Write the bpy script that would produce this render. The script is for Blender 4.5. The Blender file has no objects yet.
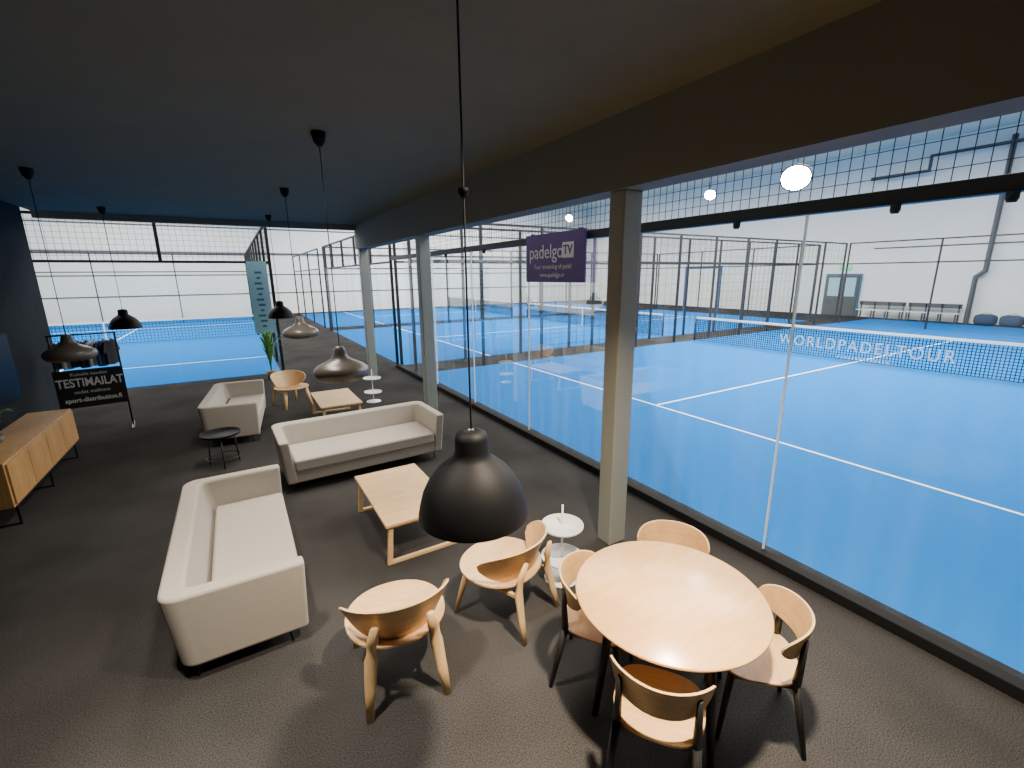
import bpy, bmesh, math, random
from mathutils import Matrix, Vector
random.seed(7)
scene = bpy.context.scene
COL = scene.collection
H = 2.6
ZC = 3.85   # lounge ceiling
ZB = 3.28   # beam underside
GX = 3.95   # court glass line
CX = 2.95   # column line

# ------------------------------------------------------------ materials
def new_mat(name):
    m = bpy.data.materials.new(name); m.use_nodes = True
    nt = m.node_tree; b = nt.nodes.get('Principled BSDF')
    return m, nt, b
def setin(b, k, v):
    if k in b.inputs: b.inputs[k].default_value = v
def plain(name, col, rough=0.6, metal=0.0, noise=0.0, scale=20, bump=0.0, bscale=200, emit=None, es=0, spec=None, bd=.01):
    m, nt, b = new_mat(name)
    b.inputs['Base Color'].default_value = (*col, 1)
    b.inputs['Roughness'].default_value = rough
    b.inputs['Metallic'].default_value = metal
    if spec is not None: setin(b, 'Specular IOR Level', spec)
    tc = nt.nodes.new('ShaderNodeTexCoord')
    if noise > 0:
        n = nt.nodes.new('ShaderNodeTexNoise'); n.inputs['Scale'].default_value = scale; n.inputs['Detail'].default_value = 4
        r = nt.nodes.new('ShaderNodeValToRGB')
        r.color_ramp.elements[0].position = .3; r.color_ramp.elements[1].position = .7
        r.color_ramp.elements[0].color = (*[max(0, c*(1-noise)) for c in col], 1)
        r.color_ramp.elements[1].color = (*[min(1, c*(1+noise)) for c in col], 1)
        nt.links.new(tc.outputs['Object'], n.inputs['Vector']); nt.links.new(n.outputs['Fac'], r.inputs['Fac'])
        nt.links.new(r.outputs['Color'], b.inputs['Base Color'])
    if bump > 0:
        n2 = nt.nodes.new('ShaderNodeTexNoise'); n2.inputs['Scale'].default_value = bscale; n2.inputs['Detail'].default_value = 3
        bp = nt.nodes.new('ShaderNodeBump'); bp.inputs['Strength'].default_value = bump; bp.inputs['Distance'].default_value = bd
        nt.links.new(tc.outputs['Object'], n2.inputs['Vector']); nt.links.new(n2.outputs['Fac'], bp.inputs['Height'])
        nt.links.new(bp.outputs['Normal'], b.inputs['Normal'])
    if emit:
        b.inputs['Emission Color'].default_value = (*emit, 1); b.inputs['Emission Strength'].default_value = es
    return m
def wood(name, c1, c2, axis=0, rough=.45):
    m, nt, b = new_mat(name)
    tc = nt.nodes.new('ShaderNodeTexCoord'); mp = nt.nodes.new('ShaderNodeMapping')
    s = [14, 14, 14]; s[axis] = 1.2
    mp.inputs['Scale'].default_value = s
    n = nt.nodes.new('ShaderNodeTexNoise'); n.inputs['Scale'].default_value = 2.2; n.inputs['Detail'].default_value = 6; n.inputs['Distortion'].default_value = .8
    r = nt.nodes.new('ShaderNodeValToRGB'); r.color_ramp.elements[0].position = .32; r.color_ramp.elements[1].position = .68
    r.color_ramp.elements[0].color = (*c1, 1); r.color_ramp.elements[1].color = (*c2, 1)
    nt.links.new(tc.outputs['Object'], mp.inputs['Vector']); nt.links.new(mp.outputs['Vector'], n.inputs['Vector'])
    nt.links.new(n.outputs['Fac'], r.inputs['Fac']); nt.links.new(r.outputs['Color'], b.inputs['Base Color'])
    b.inputs['Roughness'].default_value = rough
    return m
def glass(name, tint=(1, 1, 1), refl=1.0, haze=0.0):
    m = bpy.data.materials.new(name); m.use_nodes = True; nt = m.node_tree; nt.nodes.clear()
    o = nt.nodes.new('ShaderNodeOutputMaterial'); mx = nt.nodes.new('ShaderNodeMixShader')
    t = nt.nodes.new('ShaderNodeBsdfTransparent'); t.inputs['Color'].default_value = (*tint, 1)
    g = nt.nodes.new('ShaderNodeBsdfGlossy'); g.inputs['Roughness'].default_value = .02
    f = nt.nodes.new('ShaderNodeFresnel'); f.inputs['IOR'].default_value = 1.45
    mu = nt.nodes.new('ShaderNodeMath'); mu.operation = 'MULTIPLY'; mu.inputs[1].default_value = refl
    nt.links.new(f.outputs[0], mu.inputs[0]); nt.links.new(mu.outputs[0], mx.inputs[0])
    nt.links.new(t.outputs[0], mx.inputs[1]); nt.links.new(g.outputs[0], mx.inputs[2])
    if haze > 0:   # milky haze painted into the glass, streaky along the vertical
        tc = nt.nodes.new('ShaderNodeTexCoord'); mp = nt.nodes.new('ShaderNodeMapping'); mp.inputs['Scale'].default_value = (3, 3, .35)
        n = nt.nodes.new('ShaderNodeTexNoise'); n.inputs['Scale'].default_value = 1.6; n.inputs['Detail'].default_value = 3
        mr = nt.nodes.new('ShaderNodeMapRange'); mr.inputs['From Min'].default_value = .4; mr.inputs['From Max'].default_value = .75
        mr.inputs['To Min'].default_value = haze*.2; mr.inputs['To Max'].default_value = haze*2
        tl = nt.nodes.new('ShaderNodeBsdfTranslucent'); tl.inputs['Color'].default_value = (.95, .97, 1, 1)
        m2 = nt.nodes.new('ShaderNodeMixShader')
        nt.links.new(tc.outputs['Object'], mp.inputs['Vector']); nt.links.new(mp.outputs['Vector'], n.inputs['Vector'])
        nt.links.new(n.outputs['Fac'], mr.inputs['Value']); nt.links.new(mr.outputs['Result'], m2.inputs[0])
        nt.links.new(mx.outputs[0], m2.inputs[1]); nt.links.new(tl.outputs[0], m2.inputs[2]); nt.links.new(m2.outputs[0], o.inputs[0])
    else:
        nt.links.new(mx.outputs[0], o.inputs[0])
    return m
def carpet_mat():
    m, nt, b = new_mat('carpet_dark')
    tc = nt.nodes.new('ShaderNodeTexCoord')
    n = nt.nodes.new('ShaderNodeTexNoise'); n.inputs['Scale'].default_value = 130; n.inputs['Detail'].default_value = 6; n.inputs['Roughness'].default_value = .85
    r = nt.nodes.new('ShaderNodeValToRGB'); r.color_ramp.elements[0].position = .40; r.color_ramp.elements[1].position = .62
    r.color_ramp.elements[0].color = (.016, .0152, .0145, 1); r.color_ramp.elements[1].color = (.080, .076, .072, 1)
    n2 = nt.nodes.new('ShaderNodeTexNoise'); n2.inputs['Scale'].default_value = 1.1; n2.inputs['Detail'].default_value = 3
    mr = nt.nodes.new('ShaderNodeMapRange'); mr.inputs['From Min'].default_value = .3; mr.inputs['From Max'].default_value = .7
    mr.inputs['To Min'].default_value = .75; mr.inputs['To Max'].default_value = 1.15
    mu = nt.nodes.new('ShaderNodeVectorMath'); mu.operation = 'SCALE'
    nt.links.new(tc.outputs['Object'], n.inputs['Vector']); nt.links.new(tc.outputs['Object'], n2.inputs['Vector'])
    nt.links.new(n.outputs['Fac'], r.inputs['Fac']); nt.links.new(n2.outputs['Fac'], mr.inputs['Value'])
    nt.links.new(r.outputs['Color'], mu.inputs[0]); nt.links.new(mr.outputs['Result'], mu.inputs['Scale'])
    nt.links.new(mu.outputs['Vector'], b.inputs['Base Color'])
    b.inputs['Roughness'].default_value = 1.0; setin(b, 'Specular IOR Level', .0)
    return m

M = {}
M['carpet'] = carpet_mat()
M['turf'] = plain('turf_blue', (.002, .150, .47), .95, noise=.10, scale=60, bump=.2, bscale=120, spec=.03)
M['line'] = plain('line_white', (.85, .87, .88), .8)
M['ceil'] = plain('ceiling_grey', (.150, .162, .128), .85, noise=.05, scale=2, spec=.1)
M['beam'] = plain('beam_grey', (.19, .20, .185), .8, spec=.1)
M['column'] = plain('column_paint', (.27, .285, .25), .5)
M['wallwhite'] = plain('wall_white', (.82, .82, .77), .8, noise=.03, scale=.6)
M['roof'] = plain('roof_light', (.70, .70, .62), .8, noise=.05, scale=1)
M['walldark'] = plain('wall_dark_blue', (.026, .030, .034), .9, noise=.1, scale=4, spec=.1)
M['black'] = plain('black_metal', (.012, .012, .012), .5, metal=.0)
M['wire'] = plain('wire_grey', (.04, .034, .025), .8, spec=.1)
M['net'] = plain('net_dark', (.010, .012, .016), .9, spec=.1)
M['blacksatin'] = plain('black_satin', (.0025, .0025, .003), .6, spec=.18)
M['taupe'] = plain('taupe_lacquer', (.11, .097, .082), .35)
M['inner'] = plain('lamp_inside', (.25, .25, .25), .5)
M['sill'] = plain('sill_black', (.010, .010, .011), .8, spec=.15)
M['fabric'] = plain('fabric_beige', (.425, .385, .330), .95, noise=.10, scale=150, bump=.5, bscale=420, spec=.1, bd=.004)
M['fabric2'] = plain('fabric_beige_seat', (.455, .415, .355), .95, noise=.10, scale=150, bump=.5, bscale=420, spec=.1, bd=.004)
M['wood'] = wood('birch', (.62, .385, .17), (.72, .48, .24), 0)
M['woodt'] = wood('birch_table', (.64, .37, .14), (.72, .44, .19), 0, .28)
M['woodv'] = wood('birch_vertical', (.62, .385, .17), (.72, .48, .23), 2)
M['woodd'] = wood('chair_veneer', (.53, .31, .125), (.63, .39, .175), 0)
M['oak'] = wood('oak_sideboard', (.38, .20, .07), (.53, .30, .115), 2)
M['blackwood'] = plain('black_wood', (.009, .008, .0075), .5)
M['white'] = plain('white_lacquer', (.82, .80, .76), .4)
M['glass'] = glass('court_glass', (.985, .995, 1.0), .28, .014)
M['glassfar'] = glass('far_glass', (.95, .98, .985), .2)
M['seal'] = plain('seal_clear_glow', (.75, .8, .8), .4, emit=(.8, .9, .9), es=.15)  # glass joint strip, its highlight put in as a faint glow
M['purple'] = plain('sign_purple', (.12, .05, .23), .5)
M['lamp'] = plain('lamp_glow', (1, 1, 1), .5, emit=(1, .95, .82), es=260)
M['green'] = plain('leaf_green', (.11, .30, .05), .6, noise=.4, scale=12)
M['pot'] = plain('pot_grey', (.18, .18, .17), .7)
M['screen'] = plain('screen_dark', (.004, .007, .014), .45, spec=.15)
M['door'] = plain('door_blue', (.05, .12, .2), .5)
M['pipe'] = plain('pipe_dark', (.07, .075, .08), .5)
M['exit'] = plain('exit_green', (.02, .4, .15), .5, emit=(.05, .8, .3), es=1.0)
M['pale'] = plain('door_glass_pale', (.33, .56, .64), .5)
M['banner'] = plain('banner_blue', (.34, .58, .66), .6)
M['bannermark'] = plain('banner_print', (.06, .16, .24), .6)
M['padding'] = plain('padding_navy', (.02, .07, .17), .6)
M['bluepad'] = plain('padding_blue', (.04, .25, .6), .6)
M['bag'] = plain('bag_navy', (.02, .045, .09), .8)
M['cloth'] = plain('cloth_black', (.015, .016, .02), .9, noise=.2, scale=30)
M['cloth2'] = plain('cloth_white', (.7, .7, .7), .9)
M['signwhite'] = plain('letter_white', (.85, .85, .85), .6)
M['signgrey'] = plain('letter_grey', (.56, .62, .68), .8)

# ------------------------------------------------------------ helpers
def link(o, parent=None):
    COL.objects.link(o)
    if parent is not None: o.parent = parent
    return o
def top(o, label, cat, group=None):
    o['label'] = label; o['category'] = cat
    if group: o['group'] = group
    return o
def empty(name, loc, rotz=0, label='', cat='', group=None):
    e = bpy.data.objects.new(name, None); e.empty_display_size = .1
    e.location = loc; e.rotation_euler = (0, 0, rotz); link(e)
    return top(e, label, cat, group)
def obj_from_bm(name, bm, mat, parent=None, loc=(0, 0, 0), smooth=False, bevel=0, seg=2, rot=None):
    bmesh.ops.recalc_face_normals(bm, faces=bm.faces)
    me = bpy.data.meshes.new(name); bm.to_mesh(me); bm.free()
    if smooth:
        for p in me.polygons: p.use_smooth = True
    mats = mat if isinstance(mat, (list, tuple)) else [mat]
    for mm in mats: me.materials.append(mm)
    o = bpy.data.objects.new(name, me); o.location = loc
    if rot: o.rotation_euler = rot
    link(o, parent)
    if bevel > 0:
        md = o.modifiers.new('bevel', 'BEVEL'); md.width = bevel; md.segments = seg; md.limit_method = 'ANGLE'; md.angle_limit = math.radians(40)
        for p in me.polygons: p.use_smooth = True
        try:
            md.harden_normals = True
        except Exception: pass
    return o
def add_box(bm, x0, x1, y0, y1, z0, z1):
    vs = [bm.verts.new(p) for p in [(x0,y0,z0),(x1,y0,z0),(x1,y1,z0),(x0,y1,z0),(x0,y0,z1),(x1,y0,z1),(x1,y1,z1),(x0,y1,z1)]]
    for f in [(3,2,1,0),(4,5,6,7),(0,1,5,4),(1,2,6,5),(2,3,7,6),(3,0,4,7)]: bm.faces.new([vs[i] for i in f])
def box(name, x0, x1, y0, y1, z0, z1, mat, parent=None, bevel=0, seg=2, rot=None):
    c = ((x0+x1)/2, (y0+y1)/2, z0)
    bm = bmesh.new(); add_box(bm, x0-c[0], x1-c[0], y0-c[1], y1-c[1], 0, z1-z0)
    return obj_from_bm(name, bm, mat, parent, c, bevel=bevel, seg=seg, rot=rot)
def pane(name, ax, a0, a1, z0, z1, mat, parent=None, loc=(0, 0, 0)):
    bm = bmesh.new()
    P = [(0, a0, z0), (0, a1, z0), (0, a1, z1), (0, a0, z1)] if ax == 'y' else [(a0, 0, z0), (a1, 0, z0), (a1, 0, z1), (a0, 0, z1)]
    bm.faces.new([bm.verts.new(p) for p in P])
    return obj_from_bm(name, bm, mat, parent, loc)
def struct(o): o['kind'] = 'structure'; return o
def limb(name, pts, mat, parent=None, n=14):
    """round tapered member through several (point, radius) stations"""
    bm = bmesh.new(); rings = []
    for k, (p, r) in enumerate(pts):
        a = Vector(pts[max(0, k-1)][0]); b = Vector(pts[min(len(pts)-1, k+1)][0])
        q = (b-a).to_track_quat('Z', 'Y')
        rings.append([])
        for i in range(n):
            c, s = math.cos(2*math.pi*i/n), math.sin(2*math.pi*i/n)
            off = q @ Vector((c*r, s*r, 0))
            off.x *= 1.25; off.y *= .72
            rings[-1].append(bm.verts.new(Vector(p)+off))
    for k in range(len(rings)-1):
        for i in range(n): bm.faces.new([rings[k][i], rings[k][(i+1) % n], rings[k+1][(i+1) % n], rings[k+1][i]])
    bm.faces.new(rings[0][::-1]); bm.faces.new(rings[-1])
    return obj_from_bm(name, bm, mat, parent, smooth=True)
def tube(name, p0, p1, r0, r1, mat, parent=None, n=14, flat=1.0, bevel=0):
    p0 = Vector(p0); p1 = Vector(p1); d = (p1-p0); L = d.length; q = d.to_track_quat('Z', 'Y')
    bm = bmesh.new(); rings = []
    for (z, r) in ((0, r0), (L, r1)):
        rings.append([bm.verts.new(q @ Vector((math.cos(2*math.pi*i/n)*r, math.sin(2*math.pi*i/n)*r*flat, z))) for i in range(n)])
    for i in range(n): bm.faces.new([rings[0][i], rings[0][(i+1) % n], rings[1][(i+1) % n], rings[1][i]])
    bm.faces.new(rings[0][::-1]); bm.faces.new(rings[1])
    o = obj_from_bm(name, bm, mat, parent, p0, bevel=bevel)
    for p in o.data.polygons:
        if len(p.vertices) == 4: p.use_smooth = True
    return o
def lathe(name, prof, mat, parent=None, loc=(0, 0, 0), n=48, closed=False, mfun=None):
    bm = bmesh.new(); rings = []
    for (r, z) in prof:
        if r < 1e-5: rings.append([bm.verts.new((0, 0, z))])
        else: rings.append([bm.verts.new((math.cos(2*math.pi*i/n)*r, math.sin(2*math.pi*i/n)*r, z)) for i in range(n)])
    for k in range(len(rings)-1):
        a, b = rings[k], rings[k+1]
        for i in range(n):
            j = (i+1) % n
            if len(a) == 1 and len(b) == 1: continue
            if len(a) == 1: f = bm.faces.new([a[0], b[i], b[j]])
            elif len(b) == 1: f = bm.faces.new([a[i], a[j], b[0]])
            else: f = bm.faces.new([a[i], a[j], b[j], b[i]])
            if mfun: f.material_index = mfun(k)
    return obj_from_bm(name, bm, mat, parent, loc, smooth=True)
def text(name, s, size, mat, parent, loc, rot, bold=False, sx=1.0, align='CENTER', ext=.002, space=1.0):
    c = bpy.data.curves.new(name, 'FONT'); c.body = s; c.size = size; c.align_x = align; c.align_y = 'CENTER'; c.extrude = ext
    c.space_character = space
    if bold: c.offset = size*.018
    t = bpy.data.objects.new(name, c); COL.objects.link(t)
    dg = bpy.context.evaluated_depsgraph_get()
    me = bpy.data.meshes.new_from_object(t.evaluated_get(dg))
    COL.objects.unlink(t); bpy.data.objects.remove(t)
    me.materials.clear(); me.materials.append(mat)
    for v in me.vertices: v.co.x *= sx
    o = bpy.data.objects.new(name, me); o.location = loc; o.rotation_euler = rot
    return link(o, parent)
def wires(name, axis, length, z0, z1, sp, w, mat, parent=None, loc=(0,0,0)):
    """real wire mesh panel: square-section wires"""
    bm = bmesh.new(); n = max(1, round(length/sp)); m = max(1, round((z1-z0)/sp)); h = w/2
    def bar(a0, a1, b0, b1):
        if axis == 'y': add_box(bm, -h, h, a0, a1, b0, b1)
        else: add_box(bm, a0, a1, -h, h, b0, b1)
    for i in range(n+1):
        p = length*i/n; bar(p-h, p+h, z0, z1)
    for j in range(m+1):
        p = z0+(z1-z0)*j/m; bar(0, length, p-h, p+h)
    return obj_from_bm(name, bm, mat, parent, loc)
def band(name, R, amax, zc, hh, th, lean, mat, parent, loc, p=3.0, n=32, m=8, ey=1.0, rise=0.0, rot=None):
    """curved plywood band, centred on -y direction; lean pushes top outward"""
    bm = bmesh.new(); g = {}
    for side in (0, 1):
        for i in range(n+1):
            u = -1+2*i/n; a = u*amax
            h = hh*max(.03, (1-abs(u)**p))**(1/2.0)
            for j in range(m+1):
                v = -1+2*j/m; z = zc+rise*u*u+h*v
                r = R+lean*(v*h/hh)+(th/2 if side else -th/2)
                g[side, i, j] = bm.verts.new((math.sin(a)*r, -math.cos(a)*r*ey, z))
    for i in range(n):
        for j in range(m):
            bm.faces.new([g[1,i,j], g[1,i+1,j], g[1,i+1,j+1], g[1,i,j+1]])
            bm.faces.new([g[0,i,j], g[0,i,j+1], g[0,i+1,j+1], g[0,i+1,j]])
    for i in range(n):
        bm.faces.new([g[0,i,0], g[0,i+1,0], g[1,i+1,0], g[1,i,0]]); bm.faces.new([g[0,i,m], g[1,i,m], g[1,i+1,m], g[0,i+1,m]])
    for j in range(m):
        bm.faces.new([g[0,0,j], g[1,0,j], g[1,0,j+1], g[0,0,j+1]]); bm.faces.new([g[0,n,j], g[0,n,j+1], g[1,n,j+1], g[1,n,j]])
    return obj_from_bm(name, bm, mat, parent, loc, bevel=.003, rot=rot)
def dish(name, outline, z, th, depth, mat, parent, rings=8):
    """dished plywood seat from outline radius function"""
    bm = bmesh.new(); n = 48; g = {}
    for s in (0, 1):
        c = bm.verts.new((0, 0, z-depth+(th if s else 0)))
        for k in range(1, rings+1):
            f = k/rings
            for i in range(n):
                a = 2*math.pi*i/n; x, y = outline(a)
                g[s, k, i] = bm.verts.new((x*f, y*f, z-depth*(1-f**2.5)+(th if s else 0)))
        for i in range(n):
            j = (i+1) % n; bm.faces.new([c, g[s,1,i], g[s,1,j]])
            for k in range(1, rings): bm.faces.new([g[s,k,i], g[s,k+1,i], g[s,k+1,j], g[s,k,j]])
    for i in range(n):
        j = (i+1) % n; bm.faces.new([g[0,rings,i], g[0,rings,j], g[1,rings,j], g[1,rings,i]])
    return obj_from_bm(name, bm, mat, parent, bevel=.003)
def copy_thing(src, loc, rotz, label=None):
    e = src.copy(); e.location = loc; e.rotation_euler = (0, 0, rotz); COL.objects.link(e)
    if label: e['label'] = label
    for c in list(src.children):
        k = c.copy(); k.parent = e; COL.objects.link(k)
        for c2 in list(c.children):
            k2 = c2.copy(); k2.parent = k; COL.objects.link(k2)
    return e

# ------------------------------------------------------------ building shell
struct(box('floor', -12, 32, -8, 38, -.2, 0, M['carpet']))
struct(box('ceiling', -3.0, CX-.13, -3, 12.35, ZC, ZC+.3, M['ceil']))
struct(box('wall_left', -3.2, -3.0, -3, 11.7, 0, ZC, M['walldark']))
struct(box('wall_back', -3.2, GX, -3.2, -3, 0, ZC+.3, M['walldark']))
struct(box('wall_far', -12, 32, 38, 38.2, 0, 9.2, M['wallwhite']))
struct(box('wall_right', 32, 32.2, -8, 38, 0, 9.2, M['wallwhite']))
struct(box('wall_side', -12.2, -12, -8, 38, 0, 9.2, M['wallwhite']))
struct(box('wall_near', -12, 32, -8.2, -8, 0, 9.2, M['wallwhite']))
struct(box('ceiling_hall', -12, 32, -8, 38, 9.2, 9.4, M['roof']))
struct(box('trim_1', CX-.13, CX+.13, -3, 12.35, ZB, ZC+.3, M['beam']))
struct(box('trim_2', -3.0, CX-.13, 12.2, 12.35, ZC-.12, ZC, M['beam']))
struct(box('trim_3', GX-.10, GX+.08, -2.96, 13.04, 0, .09, M['sill'], bevel=.008))
struct(box('trim_4', GX-.05, GX+.05, -2.96, 13.04, 3.04, 3.14, M['black'], bevel=.005))
for i in range(7):
    y0 = -1.96+2*i
    struct(pane('window_%d' % (i+1), 'y', .006, 1.994, .09, 3.04, M['glass'], loc=(GX, y0, 0)))
    struct(box('trim_%d' % (10+i), GX-.012, GX+.012, y0-.006, y0+.006, .09, 3.04, M['seal']))
for i in range(7):
    y0 = -1.96+2*i
    o = wires('wire_mesh_panel', 'y', 2.0, 3.14, 4.35, .085, .0045, M['wire'], loc=(GX, y0, 0))
    top(o, 'dark welded wire mesh panel above the court glass', 'wire mesh', 'mesh panels above the court glass')
for y in (.9, 1.45, 2.6, 3.9, 7.4, 9.1):
    o = lathe('glass_clamp', [(0, 0), (.022, 0), (.03, .02), (.03, .06), (.0, .06)], M['black'], None, (GX-.06, y, 2.98), n=16)
    top(o, 'small round black clamp under the rail', 'clamp', 'clamps under the rail')

for k, y in enumerate((3.02, 7.93, 12.2)):
    e = empty('support_column', (CX+.01, y, 0), 0, 'olive grey painted square steel column under the beam', 'column', 'columns beside the court glass')
    box('shaft', -.105, .105, -.09, .09, .0, ZB, M['column'], e, bevel=.014, seg=3)

# ------------------------------------------------------------ courts
def court(name, x0, x1, y0, y1, lines, label):
    o = box(name, x0, x1, y0, y1, 0, .012, M['turf']); top(o, label, 'court floor')
    cx, cy = (x0+x1)/2, (y0+y1)/2
    for (a, b, c, d) in lines:
        box('painted_line', a-cx, b-cx, c-cy, d-cy, .012, .016, M['line'], o)
    return o
W = .055
cyA = 6.1
court('court_turf', GX+.09, 26.99, -1.5, 11.75, [(7.05-W/2, 7.05+W/2, .6, 11.6), (7.05, 23.9, cyA-W/2, cyA+W/2), (23.9, 23.9+W, .6, 11.6)], 'bright blue artificial turf court with white lines beside the lounge')
court('court_turf', 27.12, 30.8, -1.5, 11.75, [], 'blue turf strip behind the far cage wall')
cyB = 18.6
court('court_turf', GX+.09, 26.99, 13.2, 24.0, [(7.05-W/2, 7.05+W/2, 13.2, 24), (7.05, 23.9, cyB-W/2, cyB+W/2), (23.9, 23.9+W, 13.2, 24)], 'blue turf court with white lines beyond the walkway')
court('court_turf', GX+.09, 27, 25.6, 36.4, [(7.05-W/2, 7.05+W/2, 25.6, 36.4), (7.05, 23.9, 31-W/2, 31+W/2)], 'blue turf court with white lines near the end wall')
court('court_turf', -10.2, .9, 14.1, 34.14, [(-10, .85, 17.3, 17.3+W), (-4.6, -4.6+W, 17.3, 31), (-10, .85, 31, 31+W)], 'blue turf court behind glass at the end of the lounge')
court('court_turf', -10.2, .9, 34.26, 37.4, [], 'blue turf strip by the white end wall')

def net(xa, ya, xb, yb, lettering=False, label='padel net with white top tape', sp=.075, w=.014):
    ax = 'y' if abs(xa-xb) < 1e-3 else 'x'
    L = (yb-ya) if ax == 'y' else (xb-xa)
    e = empty('court_net', (xa, ya, .018), 0, label, 'net')
    wires('netting', ax, L, .03, .86, sp, w, M['net'], e)
    h = .018
    if ax == 'y':
        box('top_tape', -h, h, 0, L, .86, .93, M['line'], e)
        for t in (0, L): tube('post', (0, t, 0), (0, t, .98), .035, .035, M['black'], e)
        if not lettering: box('centre_strap', -h, h, L/2-.025, L/2+.025, 0, .86, M['line'], e)
    else:
        box('top_tape', 0, L, -h, h, .86, .93, M['line'], e)
        for t in (0, L): tube('post', (t, 0, 0), (t, 0, .98), .035, .035, M['black'], e)
        box('centre_strap', L/2-.025, L/2+.025, -h, h, 0, .86, M['line'], e)
    if lettering:
        text('lettering', 'WORLDPADELTOUR', .47, M['signgrey'], e, (-.03, 6.15-ya, .43), (math.pi/2, 0, -math.pi/2), bold=False, sx=.86, space=1.25)
        for q in range(14):
            box('printed_mark', -.03, -.022, 5.3-ya+q*.095, 5.3-ya+q*.095+.05, .06, .12, M['signgrey'], e)
    return e
net(15.5, .9, 15.5, 11.7, True, 'dark net with white tape and white tour lettering')
net(15.5, 13.3, 15.5, 23.9, False, 'dark net with white tape on the second court')
net(15.5, 25.7, 15.5, 36.3, False, 'dark net with white tape near the end wall')
net(-10, 24.2, .8, 24.2, False, 'dark net with white tape on the end court', .12, .010)

def fence(name, p0, p1, step, label, glassy=0, top_z=4.0, z0=0.0, railz=(3.0,), postr=.035, skip=(), msp=.25, mw=.006, short=False, nomesh=False):
    """cage wall from p0 to p1; first/last `glassy` bays have glass below 3 m"""
    ax = 'y' if abs(p0[0]-p1[0]) < 1e-3 else 'x'
    L = abs((p1[1]-p0[1]) if ax == 'y' else (p1[0]-p0[0])); n = round(L/step); st = L/n
    e = empty(name, (p0[0], p0[1], 0), 0, label, 'fence')
    def B(nm, a0, a1, w, z0, z1, mt):
        return box(nm, -w, w, a0, a1, z0, z1, mt, e) if ax == 'y' else box(nm, a0, a1, -w, w, z0, z1, mt, e)
    for i in range(n+1): B('post', i*st-postr, i*st+postr, postr, (3.0 if (short and 0 < i < n) else z0), top_z, M['black'])
    for z in railz+(top_z,): B('rail', 0, L, .03, z-.03, z+.03, M['black'])
    for i in range(n):
        lc = ((0, i*st, 0) if ax == 'y' else (i*st, 0, 0))
        if i in skip:
            wires('mesh_panel', ax, st, 3.0, top_z, msp, mw, M['wire'], e, lc); continue
        if i < glassy or i >= n-glassy:
            pane('glass_panel', ax, .04, st-.04, .05, 2.96, M['glassfar'], e, lc)
            if not nomesh: wires('mesh_panel', ax, st, 3.0, top_z, msp, mw, M['wire'], e, lc)
        else:
            wires('mesh_panel', ax, st, .05, top_z, msp, mw, M['wire'], e, lc)
    return e
F = 'black steel court cage wall with glass and wire mesh'
fence('cage_wall', (GX+.1, 11.85), (27, 11.85), 2.1, F+' beside the walkway', glassy=2, skip=(5,), msp=.35)
fence('cage_wall', (GX+.1, 13.1), (27, 13.1), 2.1, F+' across the walkway', glassy=2, skip=(5,), msp=.35)
fence('cage_wall', (GX+.1, 24.1), (27, 24.1), 2.1, F+' between the rear courts', glassy=9, skip=(5,), msp=.5)
fence('cage_wall', (27.05, 1.0), (27.05, 11.7), 3.56, F+' at the far court end', glassy=5, msp=.5, nomesh=True, postr=.03)
fence('cage_wall', (27.1, 13.2), (27.1, 24.0), 3.6, F+' behind the second court', glassy=5, msp=.5, nomesh=True, postr=.03)
fence('cage_wall', (GX, 13.2), (GX, 24.0), 2.16, F+' at the near end of the second court', glassy=5, short=True)
fence('cage_wall', (GX, 25.6), (GX, 36.4), 3.6, F+' near the white end wall', glassy=5, nomesh=True)
fence('cage_wall', (.95, 14.15), (.95, 34.15), 2.0, F+' along the passage', glassy=2, skip=(5,), msp=.3)
fence('cage_wall', (-10.7, 14.05), (.95, 14.05), 2.33, F+' closing the end of the lounge', glassy=4, msp=.13, mw=.006, short=True)
fence('cage_wall', (-10.2, 34.2), (.95, 34.2), 3.7, F+' in front of the end wall', glassy=5, nomesh=True, postr=.025)

def gate(loc, ax, w, h, label, t=.09):
    e = empty('padded_gate_frame', loc, 0, label, 'gate')
    def B(a0, a1, z0, z1, mt, q):
        return box('padding', -q, q, a0, a1, z0, z1, mt, e, bevel=.02) if ax == 'y' else box('padding', a0, a1, -q, q, z0, z1, mt, e, bevel=.02)
    B(-w-t, -w+t, 0.0, h, M['padding'], .09); B(w-t, w+t, 0.0, h, M['padding'], .09); B(-w-t, w+t, h, h+2*t, M['padding'], .09)
    B(-w+t, -w+t+.05, 0.3, h-.3, M['bluepad'], .07); B(w-t-.05, w-t, .3, h-.3, M['bluepad'], .07)
    return e
gate((27.35, 20.4, .0), 'y', 1.3, 2.9, 'navy padded opening frame in the cage', .09)
gate((1.15, 24.2, .0), 'y', .9, 2.2, 'navy padded opening frame beside the passage')
b = box('hanging_banner', .40, .86, 13.97, 13.99, 1.15, 3.02, M['banner']); top(b, 'tall narrow pale blue printed banner on the end glass', 'banner')
for k in range(11):
    box('printed_mark', -.04-.03*((k*7) % 3), .05+.02*((k*5) % 3), -.014, -.010, .16+.14*k, .215+.14*k, M['bannermark'], b)

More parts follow.
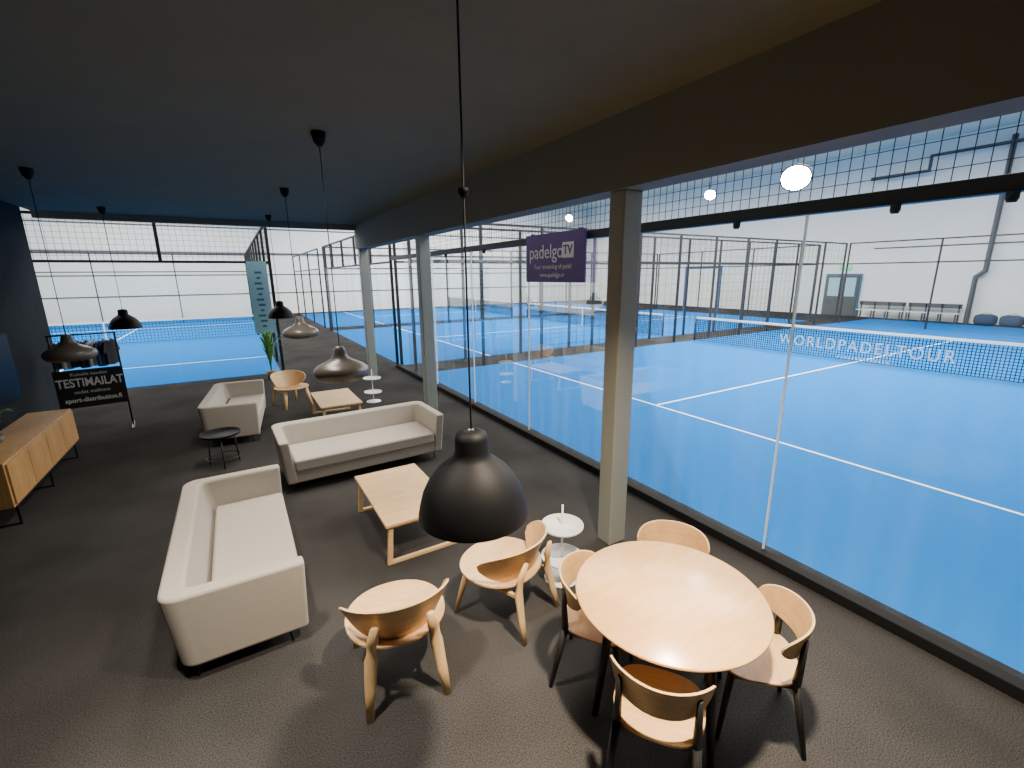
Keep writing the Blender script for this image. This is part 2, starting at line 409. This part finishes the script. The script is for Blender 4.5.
# ------------------------------------------------------------ hall details
def hall_door():
    e = empty('entrance_door', (31.9, 13.9, 0), 0, 'dark blue double door with glass panes in white wall', 'door')
    box('frame', -.05, .09, -.95, .95, 0, 2.5, M['door'], e)
    for s in (-1, 1):
        d = box('door_leaf', -.09, -.05, min(0, s*.87), max(0, s*.87), .02, 2.4, M['pipe'], e)
        box('window_pane', -.03, -.02, -.3, .3, 1.15, 2.25, M['pale'], d)
hall_door()
s = box('exit_sign', 31.88, 31.99, 13.6, 14.2, 2.75, 3.0, M['exit']); top(s, 'small green lit exit sign above the doors', 'exit sign')
text('lettering', 'EXIT', .18, M['signwhite'], s, (-.06, 0, .12), (math.pi/2, 0, -math.pi/2))
def pipe_run(pts, r, label, nm='pipe'):
    c = bpy.data.curves.new('pipe', 'CURVE'); c.dimensions = '3D'; c.bevel_depth = r; c.bevel_resolution = 3
    sp = c.splines.new('POLY'); sp.points.add(len(pts)-1)
    for i, p in enumerate(pts): sp.points[i].co = (*p, 1)
    t = bpy.data.objects.new('tmp', c); COL.objects.link(t)
    me = bpy.data.meshes.new_from_object(t.evaluated_get(bpy.context.evaluated_depsgraph_get()))
    COL.objects.unlink(t); bpy.data.objects.remove(t)
    me.materials.clear(); me.materials.append(M['pipe'])
    o = bpy.data.objects.new(nm, me); COL.objects.link(o); return top(o, label, 'pipe')
pipe_run([(31.3, 13, 7.6), (31.3, 10.5, 7.6), (31.3, 10.5, 8.3), (31.3, 1, 8.3)], .1, 'dark horizontal pipe along the white hall wall')
pipe_run([(31.75, 7.7, 8.7), (31.75, 7.7, 2.6), (31.75, 8.0, 2.3), (31.75, 8.0, .0)], .11, 'dark vertical downpipe on the white hall wall', 'downpipe')
pipe_run([(31.96, 12.6, 3.9), (31.96, -4, 3.9)], .03, 'thin grey cable tray on the white wall', 'cable_tray')
def bench(y, label):
    e = empty('bench', (31.4, y, .0), 0, label, 'bench')
    for k in range(4): box('slat', -.22+k*.12, -.13+k*.12, -1.1, 1.1, .45, .48, M['white'], e)
    for yy in (-1.0, -.33, .33, 1.0):
        box('leg', -.2, -.15, yy-.03, yy+.03, 0.0, .45, M['pipe'], e); box('leg', .16, .21, yy-.03, yy+.03, 0.0, .95, M['pipe'], e)
    box('backrest', .16, .2, -1.1, 1.1, .72, .95, M['pipe'], e)
    return e
for i, y in enumerate((11.6, 9.3)):
    o = bench(y, 'grey slatted bench against the hall wall'); o['group'] = 'benches along the hall wall'
for i in range(5):
    y = 7.2-i*.9
    bm = bmesh.new(); bmesh.ops.create_uvsphere(bm, u_segments=20, v_segments=12, radius=1)
    for v in bm.verts:
        v.co = Vector((math.copysign(abs(v.co.x)**.7, v.co.x)*.28, math.copysign(abs(v.co.y)**.6, v.co.y)*.42, (math.copysign(abs(v.co.z)**.6, v.co.z)+1)*.27))
    e = empty('sports_bag', (31.3, y, .0), random.uniform(-.2, .2), 'dark navy sports bag on the floor by the wall', 'bag', 'bags along the wall')
    obj_from_bm('bag_body', bm, M['bag'], e, smooth=True)
    for sx in (-.1, .1):
        bm = bmesh.new(); pr = None
        for q in range(9):
            a = math.pi*q/8; y1 = -.2*math.cos(a); z1 = .47+.14*math.sin(a)
            vs = [bm.verts.new((sx-.015, y1, z1)), bm.verts.new((sx+.015, y1, z1))]
            if pr: bm.faces.new([pr[0], pr[1], vs[1], vs[0]])
            pr = vs
        hnd = obj_from_bm('handle', bm, M['black'], e)
        md = hnd.modifiers.new('s', 'SOLIDIFY'); md.thickness = .01
for i, x in enumerate((-6, 2, 10, 18, 26)):
    struct(box('trim_%d' % (30+i), x-.12, x+.12, -8, 38, 8.7, 9.2, M['roof']))
struct(box('trim_50', -12, 32, 37.9, 38, 4.2, 4.32, M['pipe']))
struct(box('trim_51', -12, 32, 37.95, 38, 5.9, 5.98, M['pipe']))
struct(box('trim_52', -12, 32, 37.96, 38, 1.5, 1.56, M['pipe']))
struct(box('trim_53', -12, 32, 37.96, 38, 2.8, 2.86, M['pipe']))

# floodlights
def flood(x, y, z, label, big=1.0):
    e = empty('floodlight', (x, y, z), 0, label, 'floodlight', 'court floodlights')
    q = Vector((.72, .36, .6)).to_track_quat('Z', 'Y').to_euler()
    hsg = lathe('housing', [(0, .0), (.34*big, .0), (.36*big, .03), (.30*big, .12), (.1*big, .22), (0, .22)], M['pipe'], e, n=40); hsg.rotation_euler = q
    lathe('lamp_panel', [(0, -.03), (.28*big, -.03), (.31*big, -.004), (0, -.004)], M['lamp'], hsg, n=40)
    tube('hanger', (0, 0, .1), (0, 0, 8.7-z), .02, .02, M['pipe'], e)
flood(18.4, 10.1, 6.0, 'large dazzling white floodlight hanging over the court', 1.5)
for (x, y) in ((18.8, 14.0), (18.4, 23.6)):
    flood(x, y, 6.0, 'bright white floodlight hanging over the court', .7)

def area(name, loc, sx, sy, power, col=(1, 1, 1), rot=(0, 0, 0), spread=None):
    l = bpy.data.lights.new(name, 'AREA'); l.shape = 'RECTANGLE'; l.size = sx; l.size_y = sy; l.energy = power; l.color = col
    if spread: l.spread = math.radians(spread)
    o = bpy.data.objects.new(name, l); o.location = loc; o.rotation_euler = rot; COL.objects.link(o); return o
WL = (1, .94, .85)
area('court_light', (15, 6, 8.6), 18, 6, 5400, WL)
area('court_light', (15, 19, 8.6), 18, 6, 4700, WL)
area('court_light', (15, 31, 8.6), 18, 6, 4600, WL)
area('court_light', (-4.5, 25, 8.6), 8, 18, 3900, WL)
area('ceiling_light', (1.6, 1.0, 3.8), .18, .18, 205, (1, .83, .63), spread=110)
area('ceiling_light', (-.5, 2.2, 3.82), .2, .2, 75, (1, .89, .75), spread=95)
area('ceiling_light', (.3, 6.0, 3.82), .25, 2.5, 80, (1, .91, .79), spread=110)

# ------------------------------------------------------------ pendants
def pendant(loc, zb, label, kind=0, zs=1.0):
    e = empty('pendant_lamp', (loc[0], loc[1], 0), 0, label, 'pendant lamp', 'pendant lamps over the lounge')
    if kind == 0:
        out = [(.252, 0), (.252, .010), (.243, .05), (.228, .10), (.201, .15), (.162, .195), (.122, .226), (.096, .243), (.082, .258), (.076, .278), (.075, .325), (.068, .345), (.045, .358), (.014, .362)]
        inn = [(.012, .352), (.06, .335), (.07, .26), (.112, .218), (.155, .186), (.19, .143), (.217, .095), (.234, .05), (.243, .005), (.252, 0)]
        ms = M['blacksatin']
    else:
        out = [(.205, 0), (.235, .015), (.256, .045), (.262, .075), (.252, .105), (.22, .135), (.17, .16), (.12, .182), (.085, .205), (.066, .235), (.058, .27), (.05, .30), (.035, .318), (.012, .325)]
        inn = [(.01, .315), (.04, .29), (.055, .235), (.11, .175), (.165, .15), (.21, .128), (.242, .1), (.25, .075), (.245, .048), (.228, .022), (.2, .006), (.205, 0)]
        ms = M['taupe']
    no = len(out)
    pr = [(r, z*zs) for r, z in out+inn]
    lathe('shade', pr, [ms, M['inner']], e, (0, 0, zb), n=64, mfun=lambda k: 0 if k < no-1 else 1)
    tube('cord', (0, 0, zb+(.36*zs if kind == 0 else .322)), (0, 0, ZC-.1), .0045, .0045, M['black'], e, n=8)
    lathe('canopy', [(0.006, -.12), (.02, -.12), (.05, -.08), (.062, -.02), (.062, 0), (0, 0)], M['blacksatin'], e, (0, 0, ZC), n=32)
    lathe('bulb', [(0, -.02), (.03, -.01), (.045, .03), (.04, .07), (.02, .11), (.02, .16), (0, .16)], M['white'], e, (0, 0, zb+.12), n=20)
    return e
BL = 'matte black dome pendant lamp on a thin black cord'; TP = 'taupe flattened dome pendant lamp with narrow neck'
for (x, y, zb, kd) in ((.83, 1.74, 1.53, 0), (.83, 4.67, 1.62, 1), (.83, 7.7, 1.70, 1), (.83, 11.0, 1.76, 0), (-1.84, 7.7, 1.62, 1), (-1.80, 11.1, 1.70, 0)):
    e = pendant((x, y), zb, TP if kd else BL, kd, 1.12 if y < 2 else 1.0)
    if y < 2:
        lathe('cord_grip', [(0, 0), (.012, 0), (.022, .02), (.022, .035), (.0, .04)], M['blacksatin'], e, (0, 0, 2.9), n=20)

# ------------------------------------------------------------ sofas
def sofa(loc, rotz, Wd, D, label, nseat=1):
    """front is local -y; origin at centre on floor"""
    e = empty('sofa', (loc[0], loc[1], 0), rotz, label, 'sofa')
    hw, hd = Wd/2, D/2; ta, tb = .12, .14; z0, z1 = .125, .68
    def outl(w, d, f, r):
        pts = [(w, -f)]
        for i in range(7):
            a = i/6*math.pi/2; pts.append((w-r+r*math.cos(a), d-r+r*math.sin(a)))
        for i in range(7):
            a = math.pi/2+i/6*math.pi/2; pts.append((-w+r+r*math.cos(a), d-r+r*math.sin(a)))
        pts.append((-w, -f)); return pts
    ob = outl(hw-.05, hd-.05, hd-.02, .10); ot = outl(hw, hd, hd, .12)
    ib = outl(hw-.05-ta, hd-.05-tb-.09, hd-.02, .05); it = outl(hw-ta+.01, hd-tb, hd, .07)
    bm = bmesh.new(); n = len(ob)
    L = []
    for k in range(5):
        t = k/4; z = z0+(z1-z0)*t
        ro = [bm.verts.new((a[0]*(1-t)+b2[0]*t, a[1]*(1-t)+b2[1]*t, z)) for a, b2 in zip(ob, ot)]
        ri = [bm.verts.new((a[0]*(1-t)+b2[0]*t, a[1]*(1-t)+b2[1]*t, z)) for a, b2 in zip(ib, it)]
        L.append((ro, ri))
    for k in range(4):
        for (s) in (0, 1):
            A, B = L[k][s], L[k+1][s]
            for i in range(n-1): bm.faces.new([A[i], A[i+1], B[i+1], B[i]])
        for i in (0, n-1): bm.faces.new([L[k][0][i], L[k][1][i], L[k+1][1][i], L[k+1][0][i]])
    for k in (0, 4):
        for i in range(n-1): bm.faces.new([L[k][0][i], L[k][0][i+1], L[k][1][i+1], L[k][1][i]])
    obj_from_bm('shell', bm, M['fabric'], e, bevel=.026, seg=4)
    box('base', -hw+.15, hw-.15, -hd+.03, hd-.2, .125, .30, M['fabric'], e, bevel=.02, seg=3)
    sw = (Wd-.31)
    box('seat_cushion', -sw/2, sw/2, -hd+.01, hd-.24, .27, .425, M['fabric2'], e, bevel=.03, seg=4)
    for sx in (-1, 1):
        for sy in (-1, 1):
            tube('leg', (sx*(hw-.14), sy*(hd-.15), .13), (sx*(hw-.12), sy*(hd-.13), 0), .012, .008, M['black'], e, n=10)
    return e
sofa((-.23, 4.15), math.radians(90), 2.02, .84, 'beige fabric two-seat sofa with flared arms facing the coffee table')
sofa((1.29, 6.28), math.radians(2), 2.14, .92, 'beige fabric sofa with flared arms behind the coffee table')
sofa((-.2, 9.05), math.radians(84), 1.9, .82, 'beige fabric sofa beside a small black side table')

# ------------------------------------------------------------ coffee tables
def coffee(loc, rotz, label):
    e = empty('coffee_table', (loc[0], loc[1], 0), rotz, label, 'coffee table', 'light wood coffee tables')
    hx, hy, zt = .35, .62, .42
    box('table_top', -hx, hx, -hy, hy, zt-.03, zt, M['wood'], e, bevel=.006)
    for s in (-1, 1):
        y = s*(hy-.05)
        pts = [(-hx, 0), (hx, 0), (hx-.035, zt-.03), (-hx+.035, zt-.03)]
        pin = [(-hx+.05, .03), (hx-.05, .03), (hx-.075, zt-.06), (-hx+.075, zt-.06)]
        bm = bmesh.new(); f = []
        for yy in (y-.02, y+.02):
            f.append(([bm.verts.new((p[0], yy, p[1])) for p in pts], [bm.verts.new((p[0], yy, p[1])) for p in pin]))
        for i in range(4):
            j = (i+1) % 4
            bm.faces.new([f[0][0][i], f[0][0][j], f[0][1][j], f[0][1][i]]); bm.faces.new([f[1][0][i], f[1][0][j], f[1][1][j], f[1][1][i]])
            bm.faces.new([f[0][0][i], f[0][0][j], f[1][0][j], f[1][0][i]]); bm.faces.new([f[0][1][i], f[0][1][j], f[1][1][j], f[1][1][i]])
        obj_from_bm('leg_frame', bm, M['wood'], e, bevel=.004)
    return e
coffee((1.26, 4.36), 0, 'light birch coffee table with sled frame legs between sofas')
coffee((1.40, 8.75), 0, 'light birch coffee table behind the beige sofa')

# ------------------------------------------------------------ lounge chairs
def lounge(loc, rotz, label):
    """faces +y"""
    e = empty('lounge_chair', (loc[0], loc[1], 0), rotz, label, 'chair', 'light wood lounge chairs')
    def ol(a):
        c, s = math.cos(a), math.sin(a); p = 2.15
        r = 1/((abs(c)/.325)**p+(abs(s)/.31)**p)**(1/p); return (r*c, r*s)
    dish('seat', ol, .395, .018, .05, M['wood'], e)
    band('backrest', .335, math.radians(76), .535, .16, .018, .07, M['wood'], e, (0, .05, 0), p=2.5, rise=.0)
    for s in (-1, 1):
        limb('rear_leg', [((s*.24, -.385, 0), .018), ((s*.222, -.345, .17), .026), ((s*.20, -.305, .36), .033), ((s*.185, -.315, .48), .030), ((s*.165, -.345, .60), .020)], M['woodv'], e)
        limb('front_leg', [((s*.21, .17, .37), .030), ((s*.24, .21, .19), .026), ((s*.27, .25, 0), .017)], M['woodv'], e)
        box('side_rail', s*.2-.014, s*.2+.014, -.295, .17, .320, .350, M['wood'], e, bevel=.004)
    return e
l1 = lounge((.67, 2.67), math.radians(-8), 'light plywood lounge chair with curved backrest, seen from behind')
l2 = copy_thing(l1, (1.55, 2.78, 0), math.radians(24), 'light plywood lounge chair with curved back near white side table')
l3 = copy_thing(l1, (.80, 10.2, 0), math.radians(200), 'light plywood lounge chair beside far coffee table')

# ------------------------------------------------------------ dining set
TC = (2.0, 1.54)
def dining_table():
    e = empty('dining_table', (TC[0], TC[1], 0), math.radians(0), 'round light wood dining table with black legs', 'table')
    lathe('table_top', [(0, .725), (.53, .725), (.543, .730), (.55, .738), (.55, .744), (.545, .75), (0, .75)], M['woodt'], e, n=96)
    lathe('apron', [(.38, .66), (.40, .66), (.40, .725), (.38, .725), (.38, .66)], M['blackwood'], e, n=64)
    for a in (-104, 164, 76, -14):
        c, s = math.cos(math.radians(a)), math.sin(math.radians(a))
        tube('leg', (c*.37, s*.37, .724), (c*.45, s*.45, 0), .03, .018, M['blackwood'], e, n=18)
dining_table()
def dining(loc, rotz, label):
    """faces +y"""
    e = empty('dining_chair', (loc[0], loc[1], 0), rotz, label, 'chair', 'dining chairs around the round table')
    def ol(a):
        c, s = math.cos(a), math.sin(a); p = 3.0
        r = 1/((abs(c)/.225)**p+(abs(s)/.215)**p)**(1/p); x, y = r*c, r*s
        return (x*(1+.25*y), y)
    dish('seat', ol, .44, .014, .014, M['woodd'], e)
    band('backrest', .25, math.radians(74), .68, .095, .014, .02, M['woodd'], e, (0, .02, 0), p=3.4)
    for s in (-1, 1):
        tube('front_leg', (s*.16, .15, .445), (s*.205, .2, 0), .022, .013, M['blackwood'], e)
        tube('rear_leg', (s*.185, -.165, .44), (s*.22, -.24, 0), .025, .013, M['blackwood'], e)
        tube('back_post', (s*.187, -.16, .42), (s*.18, -.178, .72), .024, .013, M['blackwood'], e)
        box('side_rail', s*.165-.011, s*.165+.011, -.16, .15, .395, .43, M['blackwood'], e, bevel=.003)
    box('front_rail', -.155, .155, .13, .152, .395, .43, M['blackwood'], e)
    box('rear_rail', -.175, .175, -.17, -.148, .395, .43, M['blackwood'], e)
    return e
c0 = None
for (bx, by, lab) in ((1.44, 1.12, 'dining chair with light wood seat and black legs, back to viewer'),
                      (2.50, 1.03, 'dining chair with curved light backrest and black legs beside table'),
                      (2.62, 2.02, 'dining chair tucked behind the table, only backrest showing'),
                      (1.64, 2.06, 'dining chair with black legs tucked under table next to side table')):
    ox, oy = bx-TC[0], by-TC[1]; dl = math.hypot(ox, oy); ox /= dl; oy /= dl
    loc = (bx-ox*.215, by-oy*.215, 0); rz = math.atan2(-oy, -ox)-math.pi/2
    if c0 is None: c0 = dining(loc, rz, lab)
    else: copy_thing(c0, loc, rz, lab)

# ------------------------------------------------------------ side tables
def white_table(x, y, label):
    e = empty('side_table', (x, y, 0), 0, label, 'side table', 'white round side tables')
    for (nm, z, r) in (('top', .50, .18), ('lower_shelf', .20, .18)):
        lathe(nm, [(0, z), (r-.004, z), (r, z+.004), (r, z+.022), (r-.006, z+.022), (r-.01, z+.012), (0, z+.012)], M['white'], e)
    tube('pole', (0, 0, 0), (0, 0, .70), .009, .009, M['white'], e)
    lathe('base', [(0, 0), (.15, 0), (.15, .008), (.02, .016), (0, .016)], M['white'], e)
white_table(2.17, 2.80, 'white two-tier round side table with central pole')
white_table(2.3, 9.6, 'white two-tier round side table by far column')
e = empty('side_table', (-.40, 7.35, 0), 0, 'black round tray side table beside the beige sofas', 'side table')
lathe('tray', [(0, .45), (.235, .45), (.245, .458), (.25, .485), (.242, .485), (.236, .463), (0, .463)], M['blacksatin'], e)
for k in range(3):
    a = math.radians(30+120*k); c, s = math.cos(a), math.sin(a)
    tube('leg', (c*.18, s*.18, .45), (c*.21, s*.21, 0), .009, .009, M['black'], e, n=10)
lathe('lower_ring', [(.205, .12), (.215, .12), (.215, .13), (.205, .13), (.205, .12)], M['black'], e)

# ------------------------------------------------------------ sideboard, plants, tv, stand
def sideboard():
    e = empty('sideboard', (-2.5, 7.75, 0), 0, 'oak sideboard with vertical grain doors on black metal legs', 'sideboard')
    L = 1.22
    box('body', -.25, .22, -L, L, .24, .74, M['oak'], e, bevel=.004)
    n = 4; w = 2*(L-.03)/n
    for i in range(n):
        y0 = -L+.03+i*w
        box('door', .222, .24, y0+.005, y0+w-.005, .27, .715, M['oak'], e, bevel=.003)
    for y in (-L+.12, -.02, L-.12):
        for x in (-.2, .2): box('leg', x-.012, x+.012, y-.012, y+.012, 0, .24, M['black'], e)
        box('leg_brace', -.2, .2, y-.01, y+.01, .0, .02, M['black'], e)
    box('long_rail', .19, .21, -L+.12, L-.12, .215, .24, M['black'], e)
sideboard()
def plant(loc, height, spread, nl, label, pr=.12, ph=.16, seed=1):
    rnd = random.Random(seed)
    e = empty('potted_plant', loc, 0, label, 'plant')
    lathe('pot', [(0, 0), (pr*.75, 0), (pr, ph), (pr*.92, ph), (pr*.88, ph-.02), (0, ph-.02)], M['pot'], e, n=32)
    bm = bmesh.new()
    for k in range(nl):
        a = rnd.uniform(0, 6.28); up = rnd.uniform(.6, 1)*height; sp = rnd.uniform(.5, 1)*spread; wd = .022*height+.010
        prev = None
        for q in range(9):
            t = q/8; r = sp*t**1.6; z = ph-.03+up*math.sin(t*1.9)/.95; w = wd*math.sin(math.pi*min(.98, t+.05))+.002
            ca, sa = math.cos(a), math.sin(a)
            vs = [bm.verts.new((ca*r-sa*w, sa*r+ca*w, z)), bm.verts.new((ca*r+sa*w, sa*r-ca*w, z))]
            if prev: bm.faces.new([prev[0], prev[1], vs[1], vs[0]])
            prev = vs
    obj_from_bm('foliage', bm, M['green'], e, smooth=True)
plant((-2.60, 7.50, .74), .34, .26, 22, 'green leafy plant in a grey pot on the sideboard', .06, .08, 3)
plant((.62, 13.3, 0), 1.0, .42, 26, 'tall green potted palm near the court corner post', .14, .24, 5)
tv = empty('television', (-2.998, 8.85, 0), 0, 'large dark wall-mounted television with glossy screen', 'television')
box('bezel', 0, .05, -.8, .8, .88, 1.84, M['blacksatin'], tv, bevel=.006)
box('screen', .05, .054, -.78, .78, .9, 1.82, M['screen'], tv)
RA = math.radians(8); SX, SY = -2.27, 10.3
e = empty('clothes_rack', (SX, SY, 0), RA, 'black clothes rack with white printed black sign in front', 'clothes rack')
for sx in (-1, 1):
    tube('upright', (sx*.42, .05, 0), (sx*.42, .05, 1.70), .014, .014, M['black'], e)
    box('foot', sx*.42-.02, sx*.42+.02, -.22, .28, 0, .02, M['black'], e)
tube('top_rail', (-.44, .05, 1.70), (.44, .05, 1.70), .013, .013, M['black'], e)
sg = box('sign_board', -.44, .44, -.20, -.18, .50, 1.14, M['black'], e)
for sx in (-1, 1): box('sign_bracket', sx*.42-.01, sx*.42+.01, -.18, .04, .78, .80, M['black'], e)
R0 = (math.pi/2, 0, 0)
text('lettering', 'Kokeile kauden', .075, M['signwhite'], sg, (0, -.014, .565), R0)
text('lettering', 'TESTIMAILAT', .20, M['signwhite'], sg, (0, -.014, .42), R0, bold=True, sx=.72)
text('lettering', 'uudet mallistot', .08, M['signwhite'], sg, (0, -.014, .265), R0, sx=.95)
text('lettering', 'sport-distribution.fi', .105, M['signwhite'], sg, (0, -.014, .13), R0, bold=True, sx=.88)
def shirt(x, mat, label, i):
    lx = SX+x*math.cos(RA)-.05*math.sin(RA); ly = SY+x*math.sin(RA)+.05*math.cos(RA)
    r = empty('shirt', (lx, ly, 1.687), RA+math.radians(64), label, 'shirt', 'clothes on the rack')
    half = [(.07, -.10), (.17, -.14), (.245, -.30), (.19, -.335), (.165, -.27), (.165, -.52-.02*(i % 2)), (.0, -.54-.02*(i % 2))]
    pts = half+[(-a, b) for a, b in half[-2::-1]]+[(0, -.13)]
    bm = bmesh.new()
    a = [bm.verts.new((p[0], -.018, p[1])) for p in pts]; b = [bm.verts.new((p[0], .018, p[1])) for p in pts]
    n = len(pts); bm.faces.new(a); bm.faces.new(b[::-1])
    for k in range(n): bm.faces.new([a[k], a[(k+1) % n], b[(k+1) % n], b[k]])
    obj_from_bm('shirt_body', bm, mat, r, bevel=.006)
    bm = bmesh.new(); prev = None
    path = [(0, .013), (.012, .022), (.018, .008), (.0, -.02), (0, -.075), (.16, -.135), (-.16, -.135), (0, -.075)]
    for q in path:
        vs = [bm.verts.new((q[0]-.002, -.003, q[1]-.002)), bm.verts.new((q[0]+.002, -.003, q[1]+.002)), bm.verts.new((q[0]+.002, .003, q[1]+.002)), bm.verts.new((q[0]-.002, .003, q[1]-.002))]
        if prev:
            for k in range(4): bm.faces.new([prev[k], prev[(k+1) % 4], vs[(k+1) % 4], vs[k]])
        prev = vs
    obj_from_bm('hanger', bm, M['black'], r)
for i in range(7):
    x = -.33+i*.11
    wh = i in (1, 4)
    shirt(x, M['cloth2'] if wh else (M['padding'] if i == 5 else M['cloth']), ('white' if wh else 'navy' if i == 5 else 'black')+' sports shirt hanging on the clothes rack', i)

# ------------------------------------------------------------ purple sign
sg = box('streaming_sign', GX-.11, GX-.08, 4.6, 5.95, 2.50, 3.16, M['purple']); top(sg, 'purple sign with white streaming lettering hanging by the glass', 'sign')
RS = (math.pi/2, 0, -math.pi/2)
text('lettering', 'padelgo', .27, M['signwhite'], sg, (-.018, .17, .41), RS, bold=False, sx=.98)
lg = box('logo_tile', -.022, -.016, -.46, -.22, .32, .52, M['signwhite'], sg, bevel=0)
text('lettering', 'TV', .16, M['purple'], sg, (-.024, -.34, .42), RS, bold=True)
text('lettering', 'Your streaming of padel', .09, M['signwhite'], sg, (-.018, .02, .21), RS)
text('lettering', 'www.padelgo.tv', .09, M['signwhite'], sg, (-.018, .02, .10), RS)
for s in (-.55, .55): box('strap', -.01, .06, s-.01, s+.01, .62, .68, M['black'], sg)

# ------------------------------------------------------------ world + camera
w = bpy.data.worlds.new('World'); scene.world = w; w.use_nodes = True
w.node_tree.nodes['Background'].inputs[0].default_value = (.6, .7, .8, 1); w.node_tree.nodes['Background'].inputs[1].default_value = .3
U = Vector((-.0097, .9726, .2322)).normalized(); Y = Vector((-.5166, .2081, -.8306)); Y = (Y-U*Y.dot(U)).normalized(); X = Y.cross(U)
R = Matrix((X, Y, U))
cam = bpy.data.cameras.new('Camera'); cam.sensor_width = 36; cam.lens = 16.0; cam.clip_end = 200; cam.clip_start = .05
co = bpy.data.objects.new('Camera', cam); co.matrix_world = Matrix.Translation((0, 0, H)) @ R.to_4x4(); COL.objects.link(co)
scene.camera = co
